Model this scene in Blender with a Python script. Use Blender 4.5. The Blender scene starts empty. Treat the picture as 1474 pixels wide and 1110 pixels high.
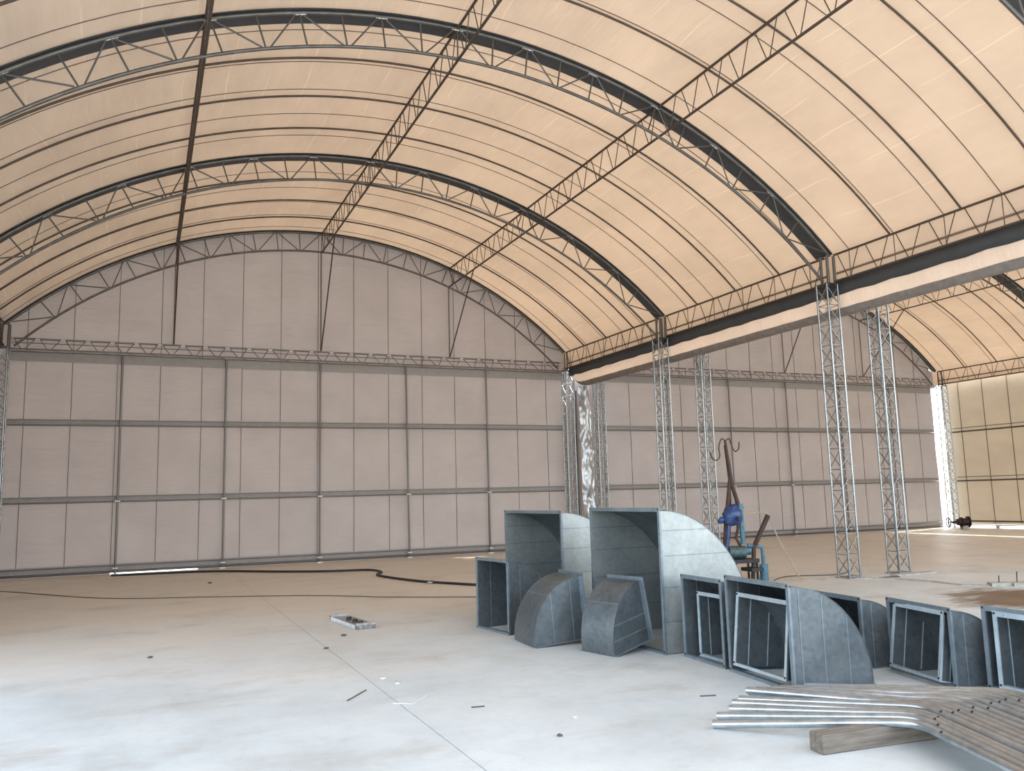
import bpy, bmesh, math, random
from math import sin, cos, pi, sqrt, radians as rad
from mathutils import Vector, Matrix, noise
random.seed(7)
S = bpy.context.scene
COL = S.collection
V = Vector

# ------------------------------------------------------------------ camera
YAW, PIT, ROL, FPX = .4191, .1328, -.0265, 1192.75
fw = V((sin(YAW)*cos(PIT), cos(YAW)*cos(PIT), sin(PIT)))
rt = V((cos(YAW), -sin(YAW), 0)); up = rt.cross(fw)
rt2 = cos(ROL)*rt + sin(ROL)*up; up2 = -sin(ROL)*rt + cos(ROL)*up
cd = bpy.data.cameras.new('camera'); cam = bpy.data.objects.new('camera', cd); COL.objects.link(cam)
cam.matrix_world = Matrix(((rt2.x, up2.x, -fw.x, 0), (rt2.y, up2.y, -fw.y, 0), (rt2.z, up2.z, -fw.z, 1.6), (0, 0, 0, 1)))
cd.sensor_width = 36; cd.lens = FPX/1474*36; cd.clip_end = 500
S.camera = cam

# ------------------------------------------------------------------ sky, sun, exposure
w = bpy.data.worlds.new('sky'); S.world = w; w.use_nodes = True
nt = w.node_tree; bg = nt.nodes['Background']
sky = nt.nodes.new('ShaderNodeTexSky'); sky.sky_type = 'NISHITA'; sky.sun_disc = False
sky.sun_elevation = rad(52); sky.sun_rotation = rad(75); sky.air_density = 1.0; sky.dust_density = 3.0
hs = nt.nodes.new('ShaderNodeHueSaturation'); hs.inputs['Saturation'].default_value = .5
nt.links.new(sky.outputs[0], hs.inputs['Color']); nt.links.new(hs.outputs[0], bg.inputs[0]); bg.inputs[1].default_value = 1.15
sd = bpy.data.lights.new('sun', 'SUN'); sd.energy = 10.8; sd.angle = rad(1.5); sd.color = (1, .93, .82)
sun = bpy.data.objects.new('sun', sd); COL.objects.link(sun)
az, el = rad(75), rad(52)
sdir = V((sin(az)*cos(el), cos(az)*cos(el), sin(el)))
sun.rotation_euler = sdir.to_track_quat('Z', 'Y').to_euler(); sun.location = (30, 10, 40)
S.view_settings.view_transform = 'Standard'; S.view_settings.look = 'None'
S.view_settings.exposure = -0.06; S.view_settings.gamma = 1; S.view_settings.use_curve_mapping = False

# ------------------------------------------------------------------ materials
def new_mat(name):
    m = bpy.data.materials.new(name); m.use_nodes = True
    return m, m.node_tree, m.node_tree.nodes['Principled BSDF']
def N(nt, t, **k):
    n = nt.nodes.new(t)
    for a, b in k.items():
        if a in n.inputs: n.inputs[a].default_value = b
        else: setattr(n, a, b)
    return n
def coords(nt, scale=(1, 1, 1)):
    tc = N(nt, 'ShaderNodeTexCoord'); mp = N(nt, 'ShaderNodeMapping'); mp.inputs['Scale'].default_value = scale
    nt.links.new(tc.outputs['Object'], mp.inputs[0]); return mp.outputs[0]
def ramp(nt, src, stops):
    r = N(nt, 'ShaderNodeValToRGB'); e = r.color_ramp.elements
    while len(e) < len(stops): e.new(.5)
    for x, (p, c) in zip(e, stops): x.position = p; x.color = (*c, 1) if len(c) == 3 else c
    nt.links.new(src, r.inputs[0]); return r.outputs[0]
def nz(nt, vec, sc, det=4, rough=.5):
    n = N(nt, 'ShaderNodeTexNoise', Scale=sc, Detail=det, Roughness=rough); nt.links.new(vec, n.inputs['Vector']); return n.outputs['Fac']
def mixc(nt, fac, a, b, mode='MIX'):
    m = N(nt, 'ShaderNodeMix', data_type='RGBA', blend_type=mode)
    for i, s in ((0, fac), (6, a), (7, b)):
        if hasattr(s, 'is_output'): nt.links.new(s, m.inputs[i])
        else: m.inputs[i].default_value = s if i == 0 else (*s, 1)
    return m.outputs[2]
def simple(name, col, rough=.6, metal=0, var=.15, sc=8, bump=0):
    m, nt, b = new_mat(name); v = coords(nt)
    f = nz(nt, v, sc)
    c = ramp(nt, f, [(.3, tuple(x*(1-var) for x in col)), (.7, tuple(min(1, x*(1+var)) for x in col))])
    nt.links.new(c, b.inputs['Base Color']); b.inputs['Roughness'].default_value = rough; b.inputs['Metallic'].default_value = metal
    if bump:
        bp = N(nt, 'ShaderNodeBump', Strength=bump, Distance=.01); nt.links.new(f, bp.inputs['Height']); nt.links.new(bp.outputs[0], b.inputs['Normal'])
    return m
def fabric(name, diff, trans, tfac, wr_scale, wr_str, mott=.12):
    m, nt, b = new_mat(name); nt.nodes.remove(b)
    v = coords(nt); out = nt.nodes['Material Output']
    mot = nz(nt, coords(nt, (1, .5, 1)), .9, 5, .6)
    k = ramp(nt, mot, [(.32, (1-mott,)*3), (.68, (1+mott*.3,)*3)])
    if name == 'roof_fabric':   # faint pale weld creases running along the hall, uneven spacing
        sx = N(nt, 'ShaderNodeSeparateXYZ'); nt.links.new(v, sx.inputs[0])
        wb_ = N(nt, 'ShaderNodeMath', operation='MULTIPLY_ADD'); nt.links.new(nz(nt, coords(nt, (.3, .25, .3)), 1, 2), wb_.inputs[0]); wb_.inputs[1].default_value = .55; nt.links.new(sx.outputs[0], wb_.inputs[2])
        ml = N(nt, 'ShaderNodeMath', operation='MULTIPLY'); ml.inputs[1].default_value = 1.55; nt.links.new(wb_.outputs[0], ml.inputs[0])
        fr = N(nt, 'ShaderNodeMath', operation='FRACT'); nt.links.new(ml.outputs[0], fr.inputs[0])
        ln = ramp(nt, fr.outputs[0], [(0, (0, 0, 0)), (.022, (1, 1, 1)), (.045, (0, 0, 0))])
        am = ramp(nt, nz(nt, coords(nt, (1, .6, 1)), 1.6, 3), [(.42, (0, 0, 0)), (.6, (.8, .8, .8))])
        k = mixc(nt, mixc(nt, 1.0, ln, am, 'MULTIPLY'), k, (1.22, 1.22, 1.2))
    dc = mixc(nt, 1.0, k, diff, 'MULTIPLY'); tc = mixc(nt, 1.0, k, trans, 'MULTIPLY')
    w1 = nz(nt, coords(nt, wr_scale), 1.0, 4, .55); w2 = nz(nt, coords(nt, (5, .45, 5) if name != 'wall_fabric' else (1.2, 1, 9)), 1.0, 3, .5)
    ad = N(nt, 'ShaderNodeMath', operation='MULTIPLY_ADD'); nt.links.new(w2, ad.inputs[0]); ad.inputs[1].default_value = .22; nt.links.new(w1, ad.inputs[2]); wr = ad.outputs[0]
    bp = N(nt, 'ShaderNodeBump', Strength=wr_str, Distance=.05); nt.links.new(wr, bp.inputs['Height'])
    d = N(nt, 'ShaderNodeBsdfDiffuse'); t = N(nt, 'ShaderNodeBsdfTranslucent'); mx = N(nt, 'ShaderNodeMixShader', Fac=tfac)
    nt.links.new(dc, d.inputs[0]); nt.links.new(tc, t.inputs[0])
    nt.links.new(bp.outputs[0], d.inputs['Normal']); nt.links.new(bp.outputs[0], t.inputs['Normal'])
    nt.links.new(d.outputs[0], mx.inputs[1]); nt.links.new(t.outputs[0], mx.inputs[2]); nt.links.new(mx.outputs[0], out.inputs[0])
    return m
M = {}
M['roof'] = fabric('roof_fabric', (.43, .375, .32), (.86, .60, .385), .066, (1.2, .35, 1.2), 1.0)
M['wall'] = fabric('wall_fabric', (.43, .42, .412), (.50, .36, .30), .05, (.8, 1, 3.0), 1.0, .09)
M['side'] = fabric('side_wall_fabric', (.40, .38, .32), (.66, .50, .33), .055, (1, 1, 1), .3)
M['trough'] = fabric('trough_fabric', (.58, .52, .46), (.84, .62, .45), .09, (1.5, 4, 1.5), .8)
M['tbase'] = simple('trough_base', (.25, .22, .20), .9)
M['hemw'] = simple('wall_hem', (.34, .325, .31), .9, 0, .05)
M['hemx'] = simple('eave_hem', (.20, .14, .11), .9)
M['hem'] = simple('fabric_hem', (.22, .20, .19), .9)
M['seam'] = simple('fabric_seam', (.12, .10, .09), .9)
M['band'] = simple('dark_band', (.055, .060, .065), .55, 0, .1, 3)
M['steel'] = simple('shaded_galvanised_tube', (.13, .13, .125), .42, .6, .25, 5)  # same galvanised tube as the columns; backlit shade put into the colour
M['rust'] = simple('brown_primed_tube', (.085, .065, .05), .55, .3, .25, 5)
M['galv'] = simple('daylit_galvanised_tube', (.36, .39, .40), .27, .95, .45, 20)  # lit copy of that tube: daylight on the columns put into the colour
M['post'] = simple('galvanised_post', (.20, .20, .20), .4, .7, .2, 5)
M['node'] = simple('weld_joint', (.75, .77, .78), .35, .6)
M['black'] = simple('black_rubber', (.02, .02, .022), .6)
M['rebar'] = simple('rusty_rebar', (.07, .04, .025), .8)
M['blue'] = simple('blue_painted_plastic', (.035, .075, .20), .35, 0, .35, 10)
M['teal'] = simple('teal_painted_pipe', (.07, .18, .24), .45, .1, .25, 12)
M['mast'] = simple('rusty_brown_pole', (.065, .035, .028), .65, .2, .3, 8)
M['motor'] = simple('grey_green_motor', (.09, .15, .15), .5, .3, .3, 12)
M['valve'] = simple('dark_red_brown_valve', (.035, .014, .012), .5, .3)
M['rope'] = simple('pale_rope', (.42, .35, .25), .9)
M['conc'] = simple('broken_concrete', (.42, .41, .37), .9, 0, .25, 12, .6)
M['white'] = simple('white_scrap', (.66, .67, .66), .7)
M['dirt'] = simple('dark_scrap', (.10, .09, .08), .9)

def floor_mat():
    m, nt, b = new_mat('concrete_floor'); v = coords(nt)
    base = ramp(nt, nz(nt, v, .7, 8, .62), [(.3, (.49, .535, .525)), (.7, (.68, .73, .715))])
    # tan dust in soft patches; rise deep in the hall partly paints warm roof light
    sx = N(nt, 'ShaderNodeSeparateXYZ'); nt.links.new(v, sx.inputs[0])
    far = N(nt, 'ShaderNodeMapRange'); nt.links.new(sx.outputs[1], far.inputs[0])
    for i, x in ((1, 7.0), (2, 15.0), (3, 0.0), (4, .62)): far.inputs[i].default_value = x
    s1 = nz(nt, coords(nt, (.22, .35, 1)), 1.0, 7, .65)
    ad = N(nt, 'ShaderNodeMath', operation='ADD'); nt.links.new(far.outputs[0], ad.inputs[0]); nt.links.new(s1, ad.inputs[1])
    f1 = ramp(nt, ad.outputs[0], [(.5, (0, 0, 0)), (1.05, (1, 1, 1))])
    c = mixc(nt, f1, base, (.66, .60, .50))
    s2 = nz(nt, coords(nt, (.5, .8, 1)), 1.3, 9, .72)
    c = mixc(nt, ramp(nt, s2, [(.52, (0, 0, 0)), (.74, (.6, .6, .6))]), c, (.36, .31, .25))
    s3 = nz(nt, v, 9, 6, .7)
    c = mixc(nt, ramp(nt, s3, [(.50, (0, 0, 0)), (.80, (.35, .35, .35))]), c, (.42, .40, .36))
    # wet brown patch near the broken edge
    mp = N(nt, 'ShaderNodeMapping'); tc = N(nt, 'ShaderNodeTexCoord'); nt.links.new(tc.outputs['Object'], mp.inputs[0])
    mp.vector_type = 'POINT'; mp.inputs['Location'].default_value = (-11.5*.5, -7.8*.5, 0); mp.inputs['Scale'].default_value = (.5, .5, 1)
    ln = N(nt, 'ShaderNodeVectorMath', operation='LENGTH'); nt.links.new(mp.outputs[0], ln.inputs[0])
    n3 = nz(nt, coords(nt, (.8, 2.2, 1)), 1.3, 6, .6)
    a2 = N(nt, 'ShaderNodeMath', operation='ADD'); nt.links.new(ln.outputs['Value'], a2.inputs[0]); nt.links.new(n3, a2.inputs[1])
    wet = ramp(nt, a2.outputs[0], [(.98, (1, 1, 1)), (1.0, (0, 0, 0))])
    mr = N(nt, 'ShaderNodeMath', operation='MULTIPLY'); mr.inputs[1].default_value = .5
    nt.links.new(a2.outputs[0], mr.inputs[0])
    wet = ramp(nt, mr.outputs[0], [(.50, (1, 1, 1)), (.60, (0, 0, 0))])
    c = mixc(nt, wet, c, (.17, .115, .07))
    nt.links.new(c, b.inputs['Base Color'])
    rr = ramp(nt, nz(nt, v, 1.5, 4), [(.3, (.42,)*3), (.7, (.62,)*3)]); nt.links.new(rr, b.inputs['Roughness'])
    b.inputs['Specular IOR Level'].default_value = .35
    bp = N(nt, 'ShaderNodeBump', Strength=.12, Distance=.01); nt.links.new(nz(nt, v, 30, 4), bp.inputs['Height']); nt.links.new(bp.outputs[0], b.inputs['Normal'])
    return m
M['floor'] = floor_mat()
def ground_mat():
    return simple('outdoor_ground', (.45, .45, .43), .95, 0, .15, .3)
M['ground'] = ground_mat()
def duct_mat(name, a, b_, rough, metal):
    m, nt, b = new_mat(name); v = coords(nt)
    vo = N(nt, 'ShaderNodeTexVoronoi', Scale=26.0); nt.links.new(v, vo.inputs['Vector'])
    g1 = ramp(nt, vo.outputs['Color'], [(.0, a), (1, b_)])
    g2 = ramp(nt, nz(nt, v, 2.2, 6, .6), [(.35, (.78, .80, .82)), (.65, (1.05, 1.05, 1.05))])
    c = mixc(nt, 1.0, g1, g2, 'MULTIPLY'); nt.links.new(c, b.inputs['Base Color'])
    b.inputs['Metallic'].default_value = metal
    rr = ramp(nt, nz(nt, v, 5, 5), [(.3, (rough-.08,)*3), (.7, (rough+.1,)*3)]); nt.links.new(rr, b.inputs['Roughness'])
    bp = N(nt, 'ShaderNodeBump', Strength=.15, Distance=.02); nt.links.new(nz(nt, v, 1.8, 2), bp.inputs['Height']); nt.links.new(bp.outputs[0], b.inputs['Normal'])
    return m
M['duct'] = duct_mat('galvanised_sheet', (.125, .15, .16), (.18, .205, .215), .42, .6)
M['ductw'] = duct_mat('daylit_galvanised_sheet', (.33, .365, .355), (.39, .425, .41), .42, .5)  # paler copy of the duct sheet: front daylight on big side panels painted in
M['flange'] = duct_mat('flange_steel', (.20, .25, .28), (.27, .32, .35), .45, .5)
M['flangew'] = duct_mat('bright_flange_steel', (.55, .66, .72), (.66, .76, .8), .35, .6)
def wood_mat():
    m, nt, b = new_mat('weathered_timber'); v = coords(nt, (2, 25, 25))
    c = ramp(nt, nz(nt, v, 1.5, 6, .6), [(.3, (.10, .085, .065)), (.7, (.24, .21, .17))]); nt.links.new(c, b.inputs['Base Color'])
    b.inputs['Roughness'].default_value = .9; return m
M['wood'] = wood_mat()
def pipe_mat():
    m, nt, b = new_mat('galvanised_pipe'); v = coords(nt)
    c = ramp(nt, nz(nt, v, 9, 5, .6), [(.35, (.36, .42, .45)), (.65, (.55, .60, .63))])
    sx = N(nt, 'ShaderNodeSeparateXYZ'); tcw = N(nt, 'ShaderNodeTexCoord'); nt.links.new(tcw.outputs['Object'], sx.inputs[0])
    mr = N(nt, 'ShaderNodeMapRange'); nt.links.new(sx.outputs[1], mr.inputs[0])
    for i, x in ((1, -.95), (2, -1.35), (3, -.14), (4, .08)): mr.inputs[i].default_value = x
    ad = N(nt, 'ShaderNodeMath', operation='ADD'); nt.links.new(mr.outputs[0], ad.inputs[0]); nt.links.new(nz(nt, v, 2.5, 5), ad.inputs[1])
    r = ramp(nt, ad.outputs[0], [(.52, (0, 0, 0)), (.72, (.42, .42, .42))])
    c = mixc(nt, r, c, (.32, .25, .20)); nt.links.new(c, b.inputs['Base Color'])
    b.inputs['Metallic'].default_value = .85; b.inputs['Roughness'].default_value = .3; return m
M['pipe'] = pipe_mat()
def plastic_mat():
    m, nt, b = new_mat('silver_plastic_film'); v = coords(nt)
    c = ramp(nt, nz(nt, v, 3, 4), [(.3, (.30, .31, .32)), (.7, (.62, .64, .66))]); nt.links.new(c, b.inputs['Base Color'])
    b.inputs['Metallic'].default_value = .5; b.inputs['Roughness'].default_value = .22
    return m
M['film'] = plastic_mat()

# ------------------------------------------------------------------ mesh helpers
def link(o, parent=None):
    COL.objects.link(o)
    if parent is not None: o.parent = parent
    return o
def tag(o, label=None, cat=None, group=None, kind=None):
    if label: o['label'] = label
    if cat: o['category'] = cat
    if group: o['group'] = group
    if kind: o['kind'] = kind
    return o
def empty(name, loc=(0, 0, 0), rz=0, **k):
    o = bpy.data.objects.new(name, None); o.location = loc; o.rotation_euler = (0, 0, rz); COL.objects.link(o); o.empty_display_size = .2
    return tag(o, **k)
class MB:
    def __init__(s): s.v = []; s.f = []; s.sm = []
    def add(s, vs, fs, smooth=False):
        n = len(s.v); s.v += [tuple(x) for x in vs]; s.f += [tuple(n+i for i in f) for f in fs]; s.sm += [smooth]*len(fs); return s
    def box(s, lo, hi):
        x0, y0, z0 = lo; x1, y1, z1 = hi
        return s.add([(x0,y0,z0),(x1,y0,z0),(x1,y1,z0),(x0,y1,z0),(x0,y0,z1),(x1,y0,z1),(x1,y1,z1),(x0,y1,z1)],
                     [(0,3,2,1),(4,5,6,7),(0,1,5,4),(1,2,6,5),(2,3,7,6),(3,0,4,7)])
    def tube(s, pts, r, n=8, caps=True):
        pts = [V(p) for p in pts]; rs = r if isinstance(r, (list, tuple)) else [r]*len(pts)
        rings = []; up0 = None
        for i, p in enumerate(pts):
            d = (pts[min(i+1, len(pts)-1)]-pts[max(i-1, 0)]).normalized()
            if up0 is None: up0 = d.orthogonal().normalized()
            up0 = (up0 - d*up0.dot(d)).normalized(); b = d.cross(up0)
            rings.append([p + rs[i]*(cos(2*pi*k/n)*up0 + sin(2*pi*k/n)*b) for k in range(n)])
        vs = [q for rr in rings for q in rr]; fs = []
        for i in range(len(pts)-1):
            for k in range(n): fs.append((i*n+k, i*n+(k+1) % n, (i+1)*n+(k+1) % n, (i+1)*n+k))
        s.add(vs, fs, True)
        if caps: s.add(rings[0], [tuple(range(n-1, -1, -1))]); s.add(rings[-1], [tuple(range(n))])
        return s
    def mesh(s, name, mat):
        me = bpy.data.meshes.new(name); me.from_pydata(s.v, [], s.f); me.polygons.foreach_set('use_smooth', s.sm)
        me.materials.append(mat); me.update(); return me
    def build(s, name, mat, parent=None, **k):
        return tag(link(bpy.data.objects.new(name, s.mesh(name, mat)), parent), **k)
_unit = {}
def unit(mat, n=6):
    if (mat.name, n) not in _unit:
        _unit[(mat.name, n)] = MB().tube([(0, 0, 0), (0, 0, 1)], 1, n).mesh('tube', mat)
    return _unit[(mat.name, n)]
def bar(name, p, q, r, mat, parent, n=6, **k):
    """one straight tube as an object of its own, sharing one unit mesh"""
    o0 = parent.location if parent else V((0, 0, 0))
    p = V(p)-o0; q = V(q)-o0; d = q-p
    o = bpy.data.objects.new(name, unit(mat, n)); o.parent = parent
    o.matrix_local = Matrix.Translation(p) @ d.to_track_quat('Z', 'Y').to_matrix().to_4x4() @ Matrix.Diagonal((r, r, d.length, 1))
    COL.objects.link(o); return tag(o, **k)
def off(pts, o): return [V(p)-V(o) for p in pts]

# ------------------------------------------------------------------ dimensions
YB = 22.49; ST = 5.531                       # back wall, frame spacing
FY = [YB-.16, YB-ST, YB-2*ST, YB-3*ST, YB-4*ST, YB-5*ST]
X1 = 4.31; X2 = 20.44; HW = 7.42             # centre lines of the two halls, half width
XL = X1-HW; XA = X1+HW; XB = 12.83; XR = 28.07
XBe = X2-HW-.02; XRe = X2+HW+.05
RO = 10.68; RI = 10.17; ZC = -1.76; ZE = 5.92; ZEB = 5.42
Z1, Z2, Z3, Z4 = 1.73, 3.57, 5.32, 5.63
YF = YB-4*ST
def zo(dx, r=RO): return ZC+sqrt(r*r-dx*dx)
HN = {1: 'the left hall', 2: 'the far hall'}
FN = ['nearest the back wall', 'second from the back wall', 'third from the back wall', 'fourth from the back wall', 'fifth from the back wall', 'at the open front']

# ------------------------------------------------------------------ floor
fl = empty('floor', label='pale concrete slab floor with brown dust and a long joint line', cat='floor', kind='structure')
def slab(x0, x1, y0, y1):
    mb = MB(); nx = max(1, int((x1-x0)/3)); ny = max(1, int((y1-y0)/3))
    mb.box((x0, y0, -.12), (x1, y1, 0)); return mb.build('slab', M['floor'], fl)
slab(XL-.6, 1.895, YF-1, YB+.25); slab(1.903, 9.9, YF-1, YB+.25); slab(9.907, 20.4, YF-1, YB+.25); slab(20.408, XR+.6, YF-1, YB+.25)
for x in (1.899, 9.9035, 20.404): MB().box((x-.003, YF-1, -.11), (x+.003, YB+.2, -.006)).build('joint_filler', M['hem'], fl)
MB().box((XL-.6, YF-1, -.3), (XR+.6, YB+.25, -.121)).build('slab_base', M['dirt'], fl)
g = MB().box((-90, -90, -.5), (120, 120, -.301)).build('ground', M['ground'], None, label='pale ground outside beyond the open sides', cat='ground', kind='structure')

# ------------------------------------------------------------------ roof membranes
def wr(x, y):   # wrinkles of the membrane, metres
    return .012*noise.noise(V((x*.9, y*.5, 1.3)))+.006*noise.noise(V((x*4.0, y*.8, 4.3)))
NA = 56
amax = math.asin(HW/RO)
def roof(xc, nm, label):
    root = empty(nm, label=label, cat='roof', kind='structure')
    ys = [YB+.08]; y = 22.0
    while y > YF: ys.append(y); y -= 1.0
    ys.append(YF)
    for a, b in zip(ys, ys[1:]):
        mb = MB(); rows = []; R = RO+.07
        n = 4
        for j in range(n+1):
            yy = a+(b-a)*j/n; row = []
            for sd in (-1, 1):
                pass
            for i in range(NA+1):
                t = -amax+2*amax*i/NA; x = xc+R*sin(t); w_ = wr(x, yy)
                row.append((x+w_*sin(t), yy, ZC+R*cos(t)+w_*cos(t)))
            l0 = row[0]; r0 = row[-1]
            row = [(l0[0]-.01, yy, ZEB-.02)]+row+[(r0[0]+.01, yy, ZEB-.02)]
            rows.append(row)
        m = len(rows[0]); vs = [q for r_ in rows for q in r_]
        mb.add(vs, [(j*m+i, j*m+i+1, (j+1)*m+i+1, (j+1)*m+i) for j in range(n) for i in range(m-1)], True)
        mb.build('fabric_strip', M['roof'], root)
    for y in ys[1:-1]:
        mb = MB(); mb.tube([(xc+(RO+.055)*sin(t), y, ZC+(RO+.055)*cos(t)) for t in [-amax+2*amax*i/40 for i in range(41)]], .007, 4)
        mb.tube([(xc+HW+.04, y, ZE+.03), (xc+HW+.04, y, ZEB)], .007, 4); mb.tube([(xc-HW-.04, y, ZE+.03), (xc-HW-.04, y, ZEB)], .007, 4)
        mb.build('seam', M['seam'], root)
    return root
roof(X1, 'ceiling', 'translucent peach fabric barrel roof of the wide left hall')
roof(X2, 'ceiling', 'cream fabric barrel roof of the hall beyond the columns')

# ------------------------------------------------------------------ fabric walls
wb = empty('wall_back', label='greyish mauve fabric back wall in vertical strips', cat='wall', kind='structure')
def ztop(x):
    for xc in (X1, X2):
        if abs(x-xc) <= HW+.065: return zo(min(max(x-xc, -HW), HW), RO+.066)
    return 5.4
xs = [XL-.25]; x = XL+.47
while x < 27.6: xs.append(x); x += .985
xs.append(27.74)
xs = sorted(set(xs+[XA+.06, XBe-.06]))
def sagy(x, z): return YB+.02+.02*noise.noise(V((x*1.2, z*.8, 0)))+.012*noise.noise(V((x*.9, z*5, 3)))
for a, b in zip(xs, xs[1:]):
    mb = MB(); nx, nz_ = 6, 28
    cx = sorted(set([a+(b-a)*i/nx for i in range(nx+1)]))
    vs = []
    for i, xx in enumerate(cx):
        zt = ztop(min(max(xx, XL+.01), 27.9))
        if XA+.05 < (a+b)/2 < XBe-.05: zt = 5.4
        for j in range(nz_+1):
            zb0 = .055 if -.2 < (a+b)/2 < .9 else -.02
            z = zb0+(zt-zb0)*j/nz_; vs.append((xx, sagy(xx, z), z))
    m = nz_+1
    mb.add(vs, [(i*m+j, (i+1)*m+j, (i+1)*m+j+1, i*m+j+1) for i in range(nx) for j in range(nz_)], True)
    mb.build('fabric_strip', M['wall'], wb)
MB().add([(27.6, YB+.035, 5.3), (XRe+.1, YB+.035, 5.3), (XRe+.06, YB+.035, 5.92), (27.6, YB+.035, 6.11)], [(0, 1, 2, 3)]).build('corner_gusset', M['wall'], wb)
for x in xs[1:-1]:
    MB().tube([(x, sagy(x, z)-.006, z) for z in [.07+(ztop(x)-.07)*k/12 for k in range(13)]], .008, 4).build('seam', M['seam'], wb)
for z0, hgt in ((Z1+.04, .10), (Z2+.04, .10), (.10, .14), (Z3-.22, .20)):
    for (xa, xb) in ((XL+.1, XA-.05), (XBe, 27.7)):
        MB().box((xa, YB-.015, z0), (xb, YB-.005, z0+hgt)).build('hem', M['hemw'] if 'hemw' in M else M['wall'], wb)

wlf = empty('wall_left', label='pale fabric wall closing the left side outside the frame', cat='wall', kind='structure')
for i in range(11):
    y1_ = YB-i; mb = MB(); mb.box((XL-.22, y1_-1, 0), (XL-.21, y1_, 5.9)); mb.build('fabric_strip', M['wall'], wlf)
wrt = empty('wall_right', label='brown glowing fabric wall at the far right', cat='wall', kind='structure')
ys = [22.43]; y = 21.71
while y > YF: ys.append(y); y -= .985
ys.append(YF)
XW = XR+.18
for a, b in zip(ys, ys[1:]):
    mb = MB(); vs = []; nx, n2 = 3, 14
    for i in range(nx+1):
        yy = a+(b-a)*i/nx
        for j in range(n2+1):
            z = .12+(5.5-.12)*j/n2; vs.append((XW+.02*noise.noise(V((yy, z, 7))), yy, z))
    m = n2+1
    mb.add(vs, [(i*m+j, (i+1)*m+j, (i+1)*m+j+1, i*m+j+1) for i in range(nx) for j in range(n2)], True); mb.build('fabric_strip', M['side'], wrt)
for y in ys[1:-1]: MB().tube([(XW-.03, y, .17), (XW-.03, y, 5.5)], .012, 4).build('seam', M['seam'], wrt)

# ------------------------------------------------------------------ lattice columns
def column(cx, cy, label, fine=True, group=None, ztop_=5.36, h=.13, head=.55):
    root = empty('lattice_column', (cx, cy, 0), label=label, cat='column')
    if group: root['group'] = group
    cs = [(-h, -h), (h, -h), (h, h), (-h, h)]
    for a, b in cs:
        bar('leg', (cx+a, cy+b, .012), (cx+a, cy+b, ztop_), .019, M['galv'], root, 8)
        bar('head_leg', (cx+a*.62+.05, cy+b*.62, ztop_-.02), (cx+a*.62+.05, cy+b*.62, ztop_+head), .026, M['steel'], root, 8)
    MB().box((-h-.05, -h-.05, 0), (h+.05, h+.05, .012)).build('base_plate', M['galv'], root)
    MB().box((-h-.02, -h-.02, ztop_-.0), (h+.02, h+.02, ztop_+.012)).build('cap_plate', M['steel'], root)
    n = 14; dz = (ztop_-.05)/n; mb = MB()
    for k in range(n):
        z0 = .03+k*dz; z1 = z0+dz
        for f in range(4):
            (a, b), (c, d) = cs[f], cs[(f+1) % 4]
            L = [((cx+a, cy+b, z0), (cx+c, cy+d, z0)), ((cx+a, cy+b, z0+.03), (cx+c, cy+d, z1-.03)), ((cx+c, cy+d, z0+.03), (cx+a, cy+b, z1-.03))]
            for i, (p, q) in enumerate(L):
                if fine: bar('rung' if i == 0 else 'cross_brace', p, q, .0078, M['galv'], root, 6)
                else: mb.tube(off([p, q], (cx, cy, 0)), .0078, 4, False)
    if not fine: mb.build('bracing', M['galv'], root, kind='stuff')
    return root
CXA = XA-.13
column(11.75, YB-.28, 'slim lattice steel column in the back corner where the two halls meet', True)
column(CXA, FY[1], 'lattice steel column right of the crumpled silver film, rising behind the biggest duct')
column(CXA, FY[2], 'tallest nearest lattice steel column, left one of the near pair')
column(XB, YB-.28, 'lattice steel column against the back wall just right of the silver film')
column(XB, FY[1], 'lattice steel column directly left of the hook-topped mast')
column(XB, FY[2], 'lattice steel column, right one of the near pair')
column(XR-.12, YB-.3, 'brightly lit lattice column in the far right corner')
column(XL+.0, YB-.3, 'lattice column cut by the left edge of the photo')
g_ = 'lattice columns outside the frame'
for xx, k in ((CXA, 3), (XB, 3), (XL, 1), (XL, 2), (XL, 3), (XR-.12, 1), (XR-.12, 2), (XR-.12, 3)):
    column(xx, FY[k], 'lattice steel column carrying the roof outside the picture', False, g_)

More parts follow.
